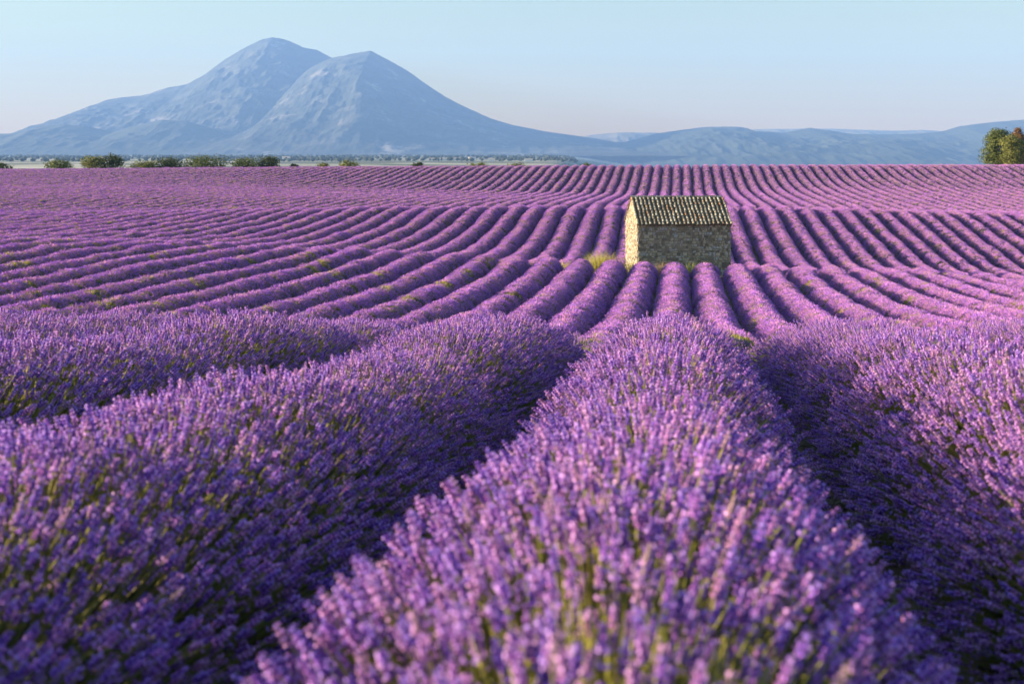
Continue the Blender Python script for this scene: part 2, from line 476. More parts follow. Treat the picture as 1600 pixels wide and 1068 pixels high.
def scatter_group(name, protos):
    ng = bpy.data.node_groups.new(name, 'GeometryNodeTree')
    ng.interface.new_socket('Geometry', in_out='INPUT', socket_type='NodeSocketGeometry')
    ng.interface.new_socket('Geometry', in_out='OUTPUT', socket_type='NodeSocketGeometry')
    N, L = ng.nodes, ng.links
    gi = N.new('NodeGroupInput'); go = N.new('NodeGroupOutput'); jn = N.new('GeometryNodeJoinGeometry')
    def attr(nm, ty):
        a = N.new('GeometryNodeInputNamedAttribute'); a.data_type = ty; a.inputs['Name'].default_value = nm
        return a.outputs['Attribute']
    rot, scl, vid = attr('rot', 'FLOAT_VECTOR'), attr('scl', 'FLOAT'), attr('vid', 'INT')
    e2r = N.new('FunctionNodeEulerToRotation'); L.new(rot, e2r.inputs[0])
    for k, p in enumerate(protos):
        cmp_ = N.new('FunctionNodeCompare'); cmp_.data_type = 'INT'; cmp_.operation = 'EQUAL'
        ins = [s for s in cmp_.inputs if s.enabled]
        L.new(vid, ins[0]); ins[1].default_value = k
        oi = N.new('GeometryNodeObjectInfo'); oi.inputs['Object'].default_value = p
        oi.inputs['As Instance'].default_value = False
        ip = N.new('GeometryNodeInstanceOnPoints')
        L.new(gi.outputs[0], ip.inputs['Points']); L.new(cmp_.outputs[0], ip.inputs['Selection'])
        L.new(oi.outputs['Geometry'], ip.inputs['Instance']); L.new(e2r.outputs[0], ip.inputs['Rotation'])
        L.new(scl, ip.inputs['Scale'])
        L.new(ip.outputs[0], jn.inputs[0])
    L.new(jn.outputs[0], go.inputs[0])
    return ng
NEAR_GROUP = scatter_group('flower_stalks_near', near_protos)
FAR_GROUP = scatter_group('flower_stalks_far', far_protos)

def points_object(name, P, D, S, vid, group, parent):
    me = bpy.data.meshes.new(name)
    n = len(P)
    me.vertices.add(n)
    me.vertices.foreach_set('co', np.asarray(P, np.float32).ravel())
    th = np.arccos(np.clip(D[:, 2], -1, 1)); ph = np.arctan2(D[:, 1], D[:, 0])
    rot = np.stack([np.zeros(n), th, ph], 1).astype(np.float32)
    a = me.attributes.new('rot', 'FLOAT_VECTOR', 'POINT'); a.data.foreach_set('vector', rot.ravel())
    a = me.attributes.new('scl', 'FLOAT', 'POINT'); a.data.foreach_set('value', np.asarray(S, np.float32))
    a = me.attributes.new('vid', 'INT', 'POINT'); a.data.foreach_set('value', np.asarray(vid, np.int32))
    me.update()
    o = obj(name, me, parent)
    md = o.modifiers.new('stalks', 'NODES'); md.node_group = group
    o['kind'] = 'stuff'
    return o

# ------------------------------------------------------------------ lavender rows
SP = 1.8
def sig(x): return 1 / (1 + np.exp(-x))
def row_x(Y, k, field):
    Y = np.asarray(Y, float)
    base = 0.1345 * Y + 0.05
    if field == 'near': c = -0.105 * SP if k == 0 else -0.10 * SP if k == 1 else -0.05 * SP
    elif field == 'middle': c = -0.34 * SP
    else: c = SP * (-0.33 - 0.40 * sig((Y - 104) / 9.0) - 0.05 * sig((Y - 210) / 15))
    wob = 0.05 * value_noise(Y / 9.0, 500 + k * 7) * (0.4 if field == 'near' else 1)
    return base + c + SP * k + wob

def end_taper(Y, y0, y1, L=0.75):
    d = np.minimum(Y - y0, y1 - Y)
    q = np.clip(d / L, 0, 1)
    return np.sqrt(np.clip(1 - (1 - q) ** 2, 0.0, 1))

def plant_env(Y, k):
    """how the plants of a row vary along it"""
    return 1 + 0.07 * value_noise(Y / 0.8, 31 + 13 * k) + 0.06 * value_noise(Y / 3.1, 77 + 5 * k)

def make_row(k, field, y0, y1, label, group, a, b, step, mat, nseg):
    """the bushes of a row: one long uneven mound"""
    Y = np.arange(y0, y1 + step * .5, step); Y[-1] = y1
    X = row_x(Y, k, field); Z = ground_z(X, Y)
    e = end_taper(Y, y0, y1) * plant_env(Y, k)
    xm, ym, zm = float(X[len(X)//2]), float(Y[len(Y)//2]), float(Z[len(Z)//2])
    root = empty('lavender_row', (xm, ym, zm))
    tag(root, label, 'lavender row', group)
    th = np.linspace(-1.62, 1.62, nseg + 1)
    V = []
    for i in range(len(Y)):
        j = 1 + (0.10 if field == 'near' else 0.05) * noise2(th * 2.2 + 40 * k, np.full_like(th, Y[i] / max(step * 1.7, .6)), 9)
        V.append(np.stack([X[i] - xm + a * e[i] * np.sin(th) * j, np.full_like(th, Y[i] - ym), Z[i] - zm + np.maximum(b * e[i] * np.cos(th) * j, -.05)], 1))
    n = nseg + 1
    Fc = [(i*n + q, i*n + q + 1, (i+1)*n + q + 1, (i+1)*n + q) for i in range(len(Y) - 1) for q in range(nseg)]
    obj('bush_mound', mesh_np('bush_mound', np.concatenate(V), Fc, [mat], True), root)
    return root, (xm, ym, zm)

def scatter_row(k, field, y0, y1, a, b, dens_fn, lean, rs):
    """points on the mound's skin with outward directions; dens_fn(Y) stalks per square metre"""
    L = y1 - y0
    arc = PI * math.sqrt((a*a + b*b) / 2) * 1.0
    dmax = max(dens_fn(np.array([y0, (y0+y1)/2, y1])).max(), dens_fn(np.linspace(y0, y1, 60)).max())
    n = int(dmax * arc * L)
    Y = rs.uniform(y0, y1, n); th = rs.uniform(-1.52, 1.52, n)
    keep = rs.uniform(0, 1, n) < dens_fn(Y) / dmax
    Y, th = Y[keep], th[keep]
    X0 = row_x(Y, k, field)
    px = 800 + F * X0 / np.maximum(Y, 1.0)
    m = 1.6 + 0.02 * Y
    inside = (X0 > -0.4 * Y - m) & (X0 < 0.4 * Y + m)
    inside |= rs.uniform(0, 1, len(Y)) < (0.25 if field == 'near' else 0.0)
    Y, th, X0 = Y[inside], th[inside], X0[inside]
    e = end_taper(Y, y0, y1) * plant_env(Y, k)
    Z0 = ground_z(X0, Y)
    P = np.stack([X0 + a * e * np.sin(th), Y, Z0 + np.maximum(b * e * np.cos(th), .0)], 1)
    tl = th * lean
    D = np.stack([np.sin(tl), np.zeros_like(tl), np.cos(tl)], 1)
    # stalks on a row's end lean over it
    d0 = np.clip(1 - (Y - y0) / .7, 0, 1); d1 = np.clip(1 - (y1 - Y) / .7, 0, 1)
    D[:, 1] += d1 * 1.0 - d0 * 1.0
    D += rs.normal(0, .12, D.shape)
    D /= np.linalg.norm(D, axis=1)[:, None]
    weed = fbm(P[:, 0] / 1.1 + 300, Y / 1.6, 61 + (0 if field == 'near' else 7), 3)
    return P, D, th, weed, e

ORD = {1: 'first', 2: 'second', 3: 'third', 4: 'fourth', 5: 'fifth', 6: 'sixth', 7: 'seventh', 8: 'eighth', 9: 'ninth', 10: 'tenth',
       11: 'eleventh', 12: 'twelfth', 13: 'thirteenth', 14: 'fourteenth', 15: 'fifteenth', 16: 'sixteenth', 17: 'seventeenth', 18: 'eighteenth', 19: 'nineteenth'}
TENS = {2: 'twent', 3: 'thirt', 4: 'fort', 5: 'fift', 6: 'sixt', 7: 'sevent', 8: 'eight', 9: 'ninet'}
def ordinal(n):
    if n in ORD: return ORD[n]
    t, u = divmod(n, 10)
    return TENS[t] + 'ieth' if u == 0 else TENS[t] + 'y-' + ORD[u]

# --- near rows
NEAR_LABELS = {0: 'wide sunlit lavender row filling the bottom centre, straight in front of the viewer',
               -1: 'lavender row left of the bottom-centre row, its long flank in dark blue shade',
               1: 'lavender row right of the bottom-centre row, rising from a dark furrow'}
NEAR_END = 24.0
for k in range(-7, 6):
    rs = np.random.default_rng(1000 + k)
    lab = NEAR_LABELS.get(k) or f"foreground lavender row, {ordinal(abs(k))} to the {'left' if k < 0 else 'right'} of the wide bottom-centre row"
    y0 = -3.0 if abs(k) <= 2 else 0.0
    root, org = make_row(k, 'near', y0, NEAR_END, lab, 'lavender rows in the foreground', (.62 if k == 1 else .56 if k else .44), .48, .2, MOUND_NEAR, 18)
    dn = lambda Y: np.where(Y < 1.0, 120.0, np.where(Y < 4, 1600.0, np.where(Y < 8, 1350.0, np.where(Y < 15, 1150.0, 60.0))))
    P, D, th, weed, e = scatter_row(k, 'near', y0, NEAR_END, (.58 if k == 1 else .52 if k else .40), .44, dn, .85, rs)
    n = len(P)
    S = rs.uniform(.62, 1.18, n) * np.clip(e, .6, 1.2) * (1 + .12 * np.clip(weed, -1, 1))
    vid = rs.integers(0, 5, n)
    u = rs.uniform(0, 1, n)
    vid = np.where(u < .04, 5, vid)
    vid = np.where((weed > (.56 if k < 0 else .30)) & (u > .62), 6, vid)
    P = P - np.array(org)
    # the 300 stalks that show largest are single parts; the rest are one mass
    W = P + np.array(org)
    px = 800 + F * W[:, 0] / np.maximum(W[:, 1], .5); py = HZ + F * (EYE - W[:, 2] - .3) / np.maximum(W[:, 1], .5)
    cand = np.where((vid < 5) & (W[:, 1] > 1.55) & (px > 0) & (px < 1600) & (py < 1075) & (np.abs(th) < 1.25))[0]
    cand = cand[np.argsort(W[cand, 1])][:300] if abs(k) <= 1 else np.array([], int)
    keep = np.ones(n, bool); keep[cand] = False
    for i in cand:
        o = bpy.data.objects.new('flower_spike', SPIKES[vid[i]])
        o.location = P[i]
        o.rotation_euler = (0, math.acos(max(-1, min(1, D[i, 2]))), math.atan2(D[i, 1], D[i, 0]))
        o.scale = (S[i],) * 3
        link(o, root)
    points_object('flower_stalks', P[keep], D[keep], S[keep], vid[keep], NEAR_GROUP, root)

# --- middle field rows, down in the first swale and up to the hut
def mid_end(x):
    return 74.3 + 0.22 * max(0, x - 12.5) - 0.035 * max(0, 2 - x)
hut_lab = {-1: "below the left end of the hut's front wall", 0: "below the middle of the hut's front wall", 1: "below the right end of the hut's front wall"}
for k in range(-21, 15):
    rs = np.random.default_rng(2000 + k)
    if k in hut_lab: lab = 'middle field lavender row ending ' + hut_lab[k]
    elif k < 0: lab = f'middle field lavender row, {ordinal(-1 - k)} to the left of the hut'
    else: lab = f'middle field lavender row, {ordinal(k - 1)} to the right of the hut'
    # the far end follows the cross path
    xe = float(row_x(72.0, k, 'middle'))
    y1 = mid_end(xe)
    y0 = 30.0
    root, org = make_row(k, 'middle', y0, y1, lab, 'lavender rows between the near crest and the hut', .66, .62, .5, MOUND_FAR, 12)
    dn = lambda Y: np.where(Y < 38, 10.0, 46.0)
    P, D, th, weed, e = scatter_row(k, 'middle', y0, y1, .62, .60, dn, 1.0, rs)
    n = len(P)
    if n:
        S = rs.uniform(.75, 1.15, n) * np.clip(e, .6, 1.2)
        vid = rs.integers(0, 4, n)
        vid = np.where((weed > .42 - .1 * (k < -4)) & (rs.uniform(0, 1, n) > .45), 4, vid)
        points_object('flower_bunches', P - np.array(org), D, S, vid, FAR_GROUP, root)

# --- far field rows, beyond the hut to the skyline
for k in range(-84, 38):
    rs = np.random.default_rng(3000 + k)
    xs = float(row_x(85.0, k, 'far')); ps = 800 + F * xs / 85.0
    if k == -1: lab = "far field lavender row climbing from behind the hut's left end"
    elif k == 0: lab = "far field lavender row climbing from behind the middle of the hut"
    elif k == 1: lab = "far field lavender row climbing from behind the hut's right end"
    elif k < 0: lab = f'far field lavender row to the skyline, {ordinal(-1 - k)} to the left of the hut'
    else: lab = f'far field lavender row to the skyline, {ordinal(k - 1)} to the right of the hut'
    y0 = 84.0 if -2 <= k <= 1 else max(79.6, mid_end(xs * .87) + 2.3)
    Yc = np.linspace(y0, 268, 60)
    seen = np.abs(row_x(Yc, k, 'far')) < .4 * Yc + 8
    if not seen.any(): continue
    y0 = max(y0, float(Yc[seen][0]) - 4)
    y1 = float(np.interp(800 + F * float(row_x(245, k, 'far')) / 245, [0, 500, 1000, 1600], [270, 264, 249, 238]))
    if y1 - y0 < 8: continue
    root, org = make_row(k, 'far', y0, y1, lab, 'lavender rows climbing to the skyline beyond the hut', .66, .66, 1.0, MOUND_FAR, 10)
    dn = lambda Y: np.where(Y < 125, 32.0, np.where(Y < 200, 16.0, 12.0))
    P, D, th, weed, e = scatter_row(k, 'far', y0, y1, .62, .62, dn, 1.0, rs)
    n = len(P)
    if n:
        S = rs.uniform(.8, 1.2, n) * np.clip(e, .6, 1.2) * np.where(P[:, 1] > 125, 1.08, 1.0)
        vid = rs.integers(0, 4, n)
        vid = np.where((weed > .52 - .05 * (k < -8)) & (rs.uniform(0, 1, n) > .6), 4, vid)
        points_object('flower_bunches', P - np.array(org), D, S, vid, FAR_GROUP, root)

# ------------------------------------------------------------------ stones and clods lying in the near furrows
def clods():
    r = random.Random(77); mb = MB()
    for _ in range(2600):
        y = .8 + 15 * r.random() ** 1.4
        k = r.choice([-2, -1, -1, 0, 0, 0, 1])
        x = float(row_x(y, k, 'near')) + SP * .5 + r.gauss(0, .16)
        z = float(ground_z(x, y)); q = r.uniform(.008, .028) * (1 if r.random() < .93 else 2)
        a = r.uniform(0, 6.28); ca, sa = math.cos(a), math.sin(a)
        v = []
        for (i, j, l) in ((1, 0, 0), (0, 1, 0), (-1, 0, 0), (0, -1, 0), (0, 0, .8), (0, 0, -.6)):
            u = q * r.uniform(.7, 1.3)
            v.append((x + u * (i * ca - j * sa), y + u * (i * sa + j * ca), z + q * .3 + u * l))
        mb.add(v, [(0, 1, 4), (1, 2, 4), (2, 3, 4), (3, 0, 4), (1, 0, 5), (2, 1, 5), (3, 2, 5), (0, 3, 5)])
    m, nt, b = new_mat('pale_field_stone')
    g = nt.nodes.new('ShaderNodeNewGeometry')
    nt.links.new(ramp(nt, g.outputs['Random Per Island'], [(0, (.10, .07, .045)), (.6, (.22, .16, .10)), (1, (.42, .36, .27))]), b.inputs['Base Color'])
    tag(mb.build('field_stones', [m]), 'small stones and clods of earth in the furrows', 'stones', kind='stuff')
clods()

# ------------------------------------------------------------------ the stone hut
def stone_mat():
    m, nt, b = new_mat('limestone_rubble')
    g = nt.nodes.new('ShaderNodeNewGeometry')
    c1 = ramp(nt, g.outputs['Random Per Island'], [(0.0, (0.18, 0.16, 0.14)), (0.25, (0.31, 0.275, 0.21)), (0.5, (0.43, 0.385, 0.29)), (0.8, (0.55, 0.49, 0.37)), (0.84, (0.50, 0.50, 0.48)), (0.97, (0.40, 0.40, 0.40)), (1.0, (0.38, 0.26, 0.15))])
    f = noise_tex(nt, 9, 5)
    mx = nt.nodes.new('ShaderNodeMix'); mx.data_type = 'RGBA'; mx.blend_type = 'MULTIPLY'; mx.inputs['Factor'].default_value = .55
    nt.links.new(c1, mx.inputs['A']); nt.links.new(ramp(nt, f, [(.3, (.55, .5, .45)), (.65, (1, 1, 1))]), mx.inputs['B'])
    nt.links.new(mx.outputs['Result'], b.inputs['Base Color'])
    bp = nt.nodes.new('ShaderNodeBump'); bp.inputs['Strength'].default_value = .5; bp.inputs['Distance'].default_value = .02
    nt.links.new(f, bp.inputs['Height']); nt.links.new(bp.outputs[0], b.inputs['Normal'])
    b.inputs['Roughness'].default_value = .95
    return m
STONE = stone_mat()
MORTAR, _nt, _b = new_mat('lime_mortar')
_nt.links.new(ramp(_nt, noise_tex(_nt, 5, 4), [(.3, (.20, .17, .12)), (.7, (.32, .27, .19))]), _b.inputs['Base Color'])
def tile_mat():
    m, nt, b = new_mat('weathered_clay_tile')
    oi = nt.nodes.new('ShaderNodeObjectInfo')
    c1 = ramp(nt, oi.outputs['Random'], [(0, (.22, .18, .14)), (.25, (.38, .32, .23)), (.55, (.54, .47, .35)), (.75, (.66, .59, .46)), (.9, (.46, .33, .21)), (1, (.42, .22, .12))])
    f = noise_tex(nt, 14, 5)
    mx = nt.nodes.new('ShaderNodeMix'); mx.data_type = 'RGBA'; mx.blend_type = 'MULTIPLY'; mx.inputs['Factor'].default_value = .7
    nt.links.new(c1, mx.inputs['A']); nt.links.new(ramp(nt, f, [(.35, (.25, .22, .2)), (.55, (1, 1, 1))]), mx.inputs['B'])
    nt.links.new(mx.outputs['Result'], b.inputs['Base Color'])
    b.inputs['Roughness'].default_value = .9
    return m
TILE = tile_mat()
PAN, _nt, _b = new_mat('dark_tile_channel')  # channel tiles and deck: a darker brown than the cover tiles
_nt.links.new(ramp(_nt, noise_tex(_nt, 10, 4), [(.3, (.11, .085, .06)), (.6, (.22, .16, .11)), (.8, (.36, .24, .14))]), _b.inputs['Base Color'])

HW, HD = 5.68, 4.95
HX, HY, HR = 7.60, 77.4, R(3.2)
def hut_world(lx, ly):
    return HX + lx * math.cos(HR) - ly * math.sin(HR), HY + lx * math.sin(HR) + ly * math.cos(HR)
gz = [float(ground_z(*hut_world(x, y))) for x in (0, HW) for y in (0, HD)]
HZ0 = min(gz) - .1
EAVE = (EYE - 112 * 77.5 / F) - HZ0
RIDGE = (EYE - 72.0 * 79.9 / F) - HZ0
hut = empty('stone_hut', (HX, HY, HZ0), HR)
tag(hut, 'small stone hut with a tiled gable roof standing among the lavender', 'hut')

def stones_on(mb, w, top_fn, origin, ux, un, rs):
    """rubble courses on a wall face: origin + ux*s + z, un = outward normal"""
    z = 0.0
    origin, ux, un = Vector(origin), Vector(ux), Vector(un)
    zmax = max(top_fn(s) for s in np.linspace(0, w, 40))
    while z < zmax - .05:
        h = rs.uniform(.10, .19); s = rs.uniform(-.12, 0)
        quoin = True
        while s < w - .02:
            l = rs.uniform(.09, .22) if rs.random() < .82 else rs.uniform(.22, .36)
            s0, s1 = max(s, .0), min(s + l, w)
            s += l
            if s1 - s0 < .05: continue
            t0, t1 = top_fn(s0), top_fn(s1)
            zt = min(z + h * rs.uniform(.8, 1.25), min(t0, t1))
            if zt - z < .04: continue
            g = .008
            pr = rs.uniform(.012, .055)
            j = lambda: rs.uniform(-.024, .024)
            q = [(s0 + g + j(), z + g + j()), (s1 - g + j(), z + g + j()), (s1 - g + j(), zt - g + j()), (s0 + g + j(), zt - g + j())]
            cx, cz = sum(a for a, _ in q) / 4, sum(c for _, c in q) / 4
            vb = [origin + ux * a + Vector((0, 0, c)) - un * .02 for a, c in q]
            vf = [origin + ux * (cx + (a - cx) * .84) + Vector((0, 0, cz + (c - cz) * .82)) + un * pr for a, c in q]
            mb.add(vb + vf, [(4, 5, 6, 7), (0, 1, 5, 4), (1, 2, 6, 5), (2, 3, 7, 6), (3, 0, 4, 7)])
        z += h
rs_ = random.Random(4)
T_ = .35
def box(x0, x1, y0, y1, z0, z1):
    return [(x0, y0, z0), (x1, y0, z0), (x1, y1, z0), (x0, y1, z0), (x0, y0, z1), (x1, y0, z1), (x1, y1, z1), (x0, y1, z1)], [(0, 3, 2, 1), (4, 5, 6, 7), (0, 1, 5, 4), (1, 2, 6, 5), (2, 3, 7, 6), (3, 0, 4, 7)]
def gable_top(s): return EAVE + (RIDGE - EAVE) * (1 - abs(s - HD / 2) / (HD / 2)) - .02
for which in ('front', 'back'):
    y0 = 0 if which == 'front' else HD - T_
    mb = MB(); mb.add(*box(T_, HW - T_, y0, y0 + T_, -.3, EAVE - .02))
    wall = mb.build('wall', [MORTAR], hut)
    ms = MB()
    if which == 'front': stones_on(ms, HW, lambda s: EAVE - .03, (0, 0, 0), (1, 0, 0), (0, -1, 0), rs_)
    else: stones_on(ms, HW, lambda s: EAVE - .03, (HW, HD, 0), (-1, 0, 0), (0, 1, 0), rs_)
    so = ms.build('stones', [STONE], wall); so['kind'] = 'stuff'
for which in ('left', 'right'):
    x0 = 0 if which == 'left' else HW - T_
    mb = MB()
    pr = [(0, -.3), (HD, -.3), (HD, EAVE - .02), (HD / 2, RIDGE - .04), (0, EAVE - .02)]
    v = [(x0, a, b_) for a, b_ in pr] + [(x0 + T_, a, b_) for a, b_ in pr]
    mb.add(v, [(0, 4, 3, 2, 1), (5, 6, 7, 8, 9)] + [(i, (i + 1) % 5, 5 + (i + 1) % 5, 5 + i) for i in range(5)])
    wall = mb.build('gable_wall', [MORTAR], hut)
    ms = MB()
    if which == 'left': stones_on(ms, HD, gable_top, (0, HD, 0), (0, -1, 0), (-1, 0, 0), rs_)
    else: stones_on(ms, HD, gable_top, (HW, 0, 0), (0, 1, 0), (1, 0, 0), rs_)
    so = ms.build('stones', [STONE], wall); so['kind'] = 'stuff'

# roof: boarded deck, dark channel tiles, rows of cover tiles one by one
OV = .16
SL = (RIDGE - EAVE) / (HD / 2)
SLEN = math.hypot(HD / 2 + OV, (HD / 2 + OV) * SL)
su = 1 / math.hypot(1, SL); sz = SL * su          # up-slope unit (y, z)
GO = .06
def slope_pt(x, d, up, side):
    """x along the roof, d metres up the slope from the eave, up metres off it; side +1 front, -1 back"""
    y = -OV + d * su - up * sz
    z = EAVE - OV * SL + d * sz + up * su
    if side < 0: y = HD - y
    return Vector((x, y, z))
mb = MB()
for side in (1, -1):
    c = [slope_pt(-GO, 0.03, .0, side), slope_pt(HW + GO, 0.03, .0, side), slope_pt(HW + GO, SLEN, .0, side), slope_pt(-GO, SLEN, .0, side)]
    t = [slope_pt(-GO, 0.03, .05, side), slope_pt(HW + GO, 0.03, .05, side), slope_pt(HW + GO, SLEN + .03, .05, side), slope_pt(-GO, SLEN + .03, .05, side)]
    mb.add(c + t, [(0, 1, 2, 3), (4, 7, 6, 5), (0, 4, 5, 1), (1, 5, 6, 2), (2, 6, 7, 3), (3, 7, 4, 0)])
roof = mb.build('roof', [PAN], hut)

def tile_mesh(name, L, r0, r1, inv=False):
    """half-round tile along +Y, thick-walled, open at the lower end"""
    n = 6; v = []; f = []
    for y, r in ((0, r0), (L, r1)):
        for th_ in (0, .016):
            for i in range(n + 1):
                an = PI * i / n
                zz = (r - th_) * math.sin(an)
                v.append((-(r - th_) * math.cos(an), y, -zz if inv else zz))
    m = n + 1
    for i in range(n):
        f.append((i, i + 1, 2*m + i + 1, 2*m + i))
        f.append((i, m + i, m + i + 1, i + 1))
    f.append((0, 2*m, 3*m, m)); f.append((n, m + n, 3*m + n, 2*m + n))
    return v, f
ncol, nrow = 22, 10
pitch = (HW + 2 * GO - .1) / ncol
ex = (SLEN - .02) / nrow
tv, tf = tile_mesh('roof_tile', ex + .10, .090, .070)
tmesh = mesh_np('roof_tile', tv, tf, [TILE])
pv, pf = tile_mesh('pan', ex + .1, .085, .095, True)
tilt = math.atan2(SL, 1)
pans = MB(); backs = MB()
def place(v, M): return [M @ Vector(p) for p in v]
for side in (1, -1):
    for c in range(ncol + 1):
        for r_ in range(nrow):
            xj = rs_.uniform(-.025, .025)
            base = slope_pt(-GO + .05 + c * pitch + xj, r_ * ex + rs_.uniform(-.06, .04) - .03, .065 + .012 + rs_.uniform(0, .012), side)
            Mx = Matrix.Translation(base) @ (Matrix.Rotation(PI, 4, 'Z') if side < 0 else Matrix.Identity(4)) @ Matrix.Rotation(tilt - .035 + rs_.uniform(-.015, .015), 4, 'X') @ Matrix.Rotation(rs_.uniform(-.08, .08), 4, 'Z')
            if side > 0:
                o = bpy.data.objects.new('roof_tile', tmesh)
                o.matrix_local = Mx
                link(o, roof)
                o.matrix_local = Mx
            else:
                backs.add(place(tv, Mx), tf)
            if c < ncol:
                b2 = slope_pt(-GO + .05 + (c + .5) * pitch, r_ * ex - .01, .135, side)
                M2 = Matrix.Translation(b2) @ (Matrix.Rotation(PI, 4, 'Z') if side < 0 else Matrix.Identity(4)) @ Matrix.Rotation(tilt - .02, 4, 'X')
                pans.add(place(pv, M2), pf)
po = pans.build('channel_tiles', [PAN], roof); po['kind'] = 'stuff'
bo = backs.build('back_tiles', [TILE], roof); bo['kind'] = 'stuff'
rv, rf = tile_mesh('ridge_tile', .46, .12, .105)
rmesh = mesh_np('ridge_tile', rv, rf, [TILE])
nr = 14
for i in range(nr):
    o = bpy.data.objects.new('ridge_tile', rmesh)
    link(o, roof)
    o.matrix_local = Matrix.Translation((-GO + i * (HW + 2 * GO - .05) / nr, HD / 2, RIDGE + .06 + rs_.uniform(0, .012))) @ Matrix.Rotation(-PI / 2, 4, 'Z') @ Matrix.Rotation(-.03 + rs_.uniform(-.01, .01), 4, 'X')

# ------------------------------------------------------------------ grass clumps by the hut
def blades(name, x, y, rad, n, hgt, mats, label, seed, group=None):
    r = random.Random(seed); mb = MB()
    z0 = float(ground_z(x, y))
    for _ in range(n):
        a = r.uniform(0, 6.28); q = rad * math.sqrt(r.random())
        b = Vector((q * math.cos(a), q * math.sin(a), -.03))
        l = hgt * r.uniform(.55, 1.1) * (1 - .35 * q / rad)
        out = Vector((math.cos(a), math.sin(a), 0)) * q / rad * .45 + Vector((r.uniform(-.2, .2), r.uniform(-.2, .2), 1))
        d = out.normalized()
        s = d.orthogonal().normalized(); s.rotate(Matrix.Rotation(r.uniform(0, 6.28), 3, d)); s *= r.uniform(.006, .013)
        bend = Vector((math.cos(a), math.sin(a), -.2)) * l * r.uniform(.1, .3)
        m1 = b + d * l * .6; tp = b + d * l + bend
        mb.add([b - s, b + s, m1 + s * .8, m1 - s * .8, tp], [(0, 1, 2, 3), (3, 2, 4)], r.randrange(len(mats)))
    root = empty(name, (x, y, z0))
    tag(root, label, 'grass', group)
    o = mb.build('blades', mats, root); o['kind'] = 'stuff'
    return root
def at(px, Y): return (px - 800) / F * Y
blades('grass_clump', at(938, 75.6), 75.6, .48, 620, 1.75, [WEED_ISL, WEED_ISL, WEED_ISL, DRYGRASS], "bright yellow-green grass clump left of the hut's gable wall", 1)
blades('grass_clump', at(956, 75.8), 75.8, .40, 240, 1.6, [DRYGRASS], 'dry pinkish grass clump between the green clump and the hut', 2)
blades('grass_clump', at(986, 76.3), 76.3, .45, 240, 1.25, [DRYGRASS, WEED_ISL], "dry grass clump at the foot of the hut's sunlit gable", 3)
blades('grass_clump', at(1032, 76.2), 76.2, .38, 220, 1.1, [DRYGRASS], "low dry grass clump at the foot of the hut's shaded front wall", 4)
blades('grass_clump', at(1079, 73.8), 73.8, .16, 90, 1.2, [WEED_ISL], "thin green grass clump in the furrow before the hut's front wall", 5)
blades('grass_clump', at(884, 75.6), 75.6, .45, 180, .95, [DRYGRASS, WEED_ISL], 'small brownish grass clump at the row ends left of the green clump', 6)

# ------------------------------------------------------------------ trees and bushes on the far crest
def crown_mat(name, stops): return leafy(name, stops, island=True, transl=0.25)
GREEN = crown_mat('oak_leaf', [(0, (.05, .08, .025)), (.5, (.10, .13, .035)), (1, (.17, .19, .05))])
DARK = crown_mat('evergreen_leaf', [(0, (.03, .05, .022)), (.5, (.06, .085, .032)), (1, (.11, .125, .045))])
OLIVE = crown_mat('olive_leaf', [(0, (.09, .12, .03)), (.5, (.16, .18, .05)), (1, (.24, .23, .07))])
RUST = crown_mat('withered_leaf', [(0, (.13, .075, .03)), (.5, (.21, .115, .05)), (1, (.27, .16, .075))])
BARK, _nt, _b = new_mat('bark')
_nt.links.new(ramp(_nt, noise_tex(_nt, 6, 4), [(.3, (.06, .045, .03)), (.7, (.14, .11, .08))]), _b.inputs['Base Color'])

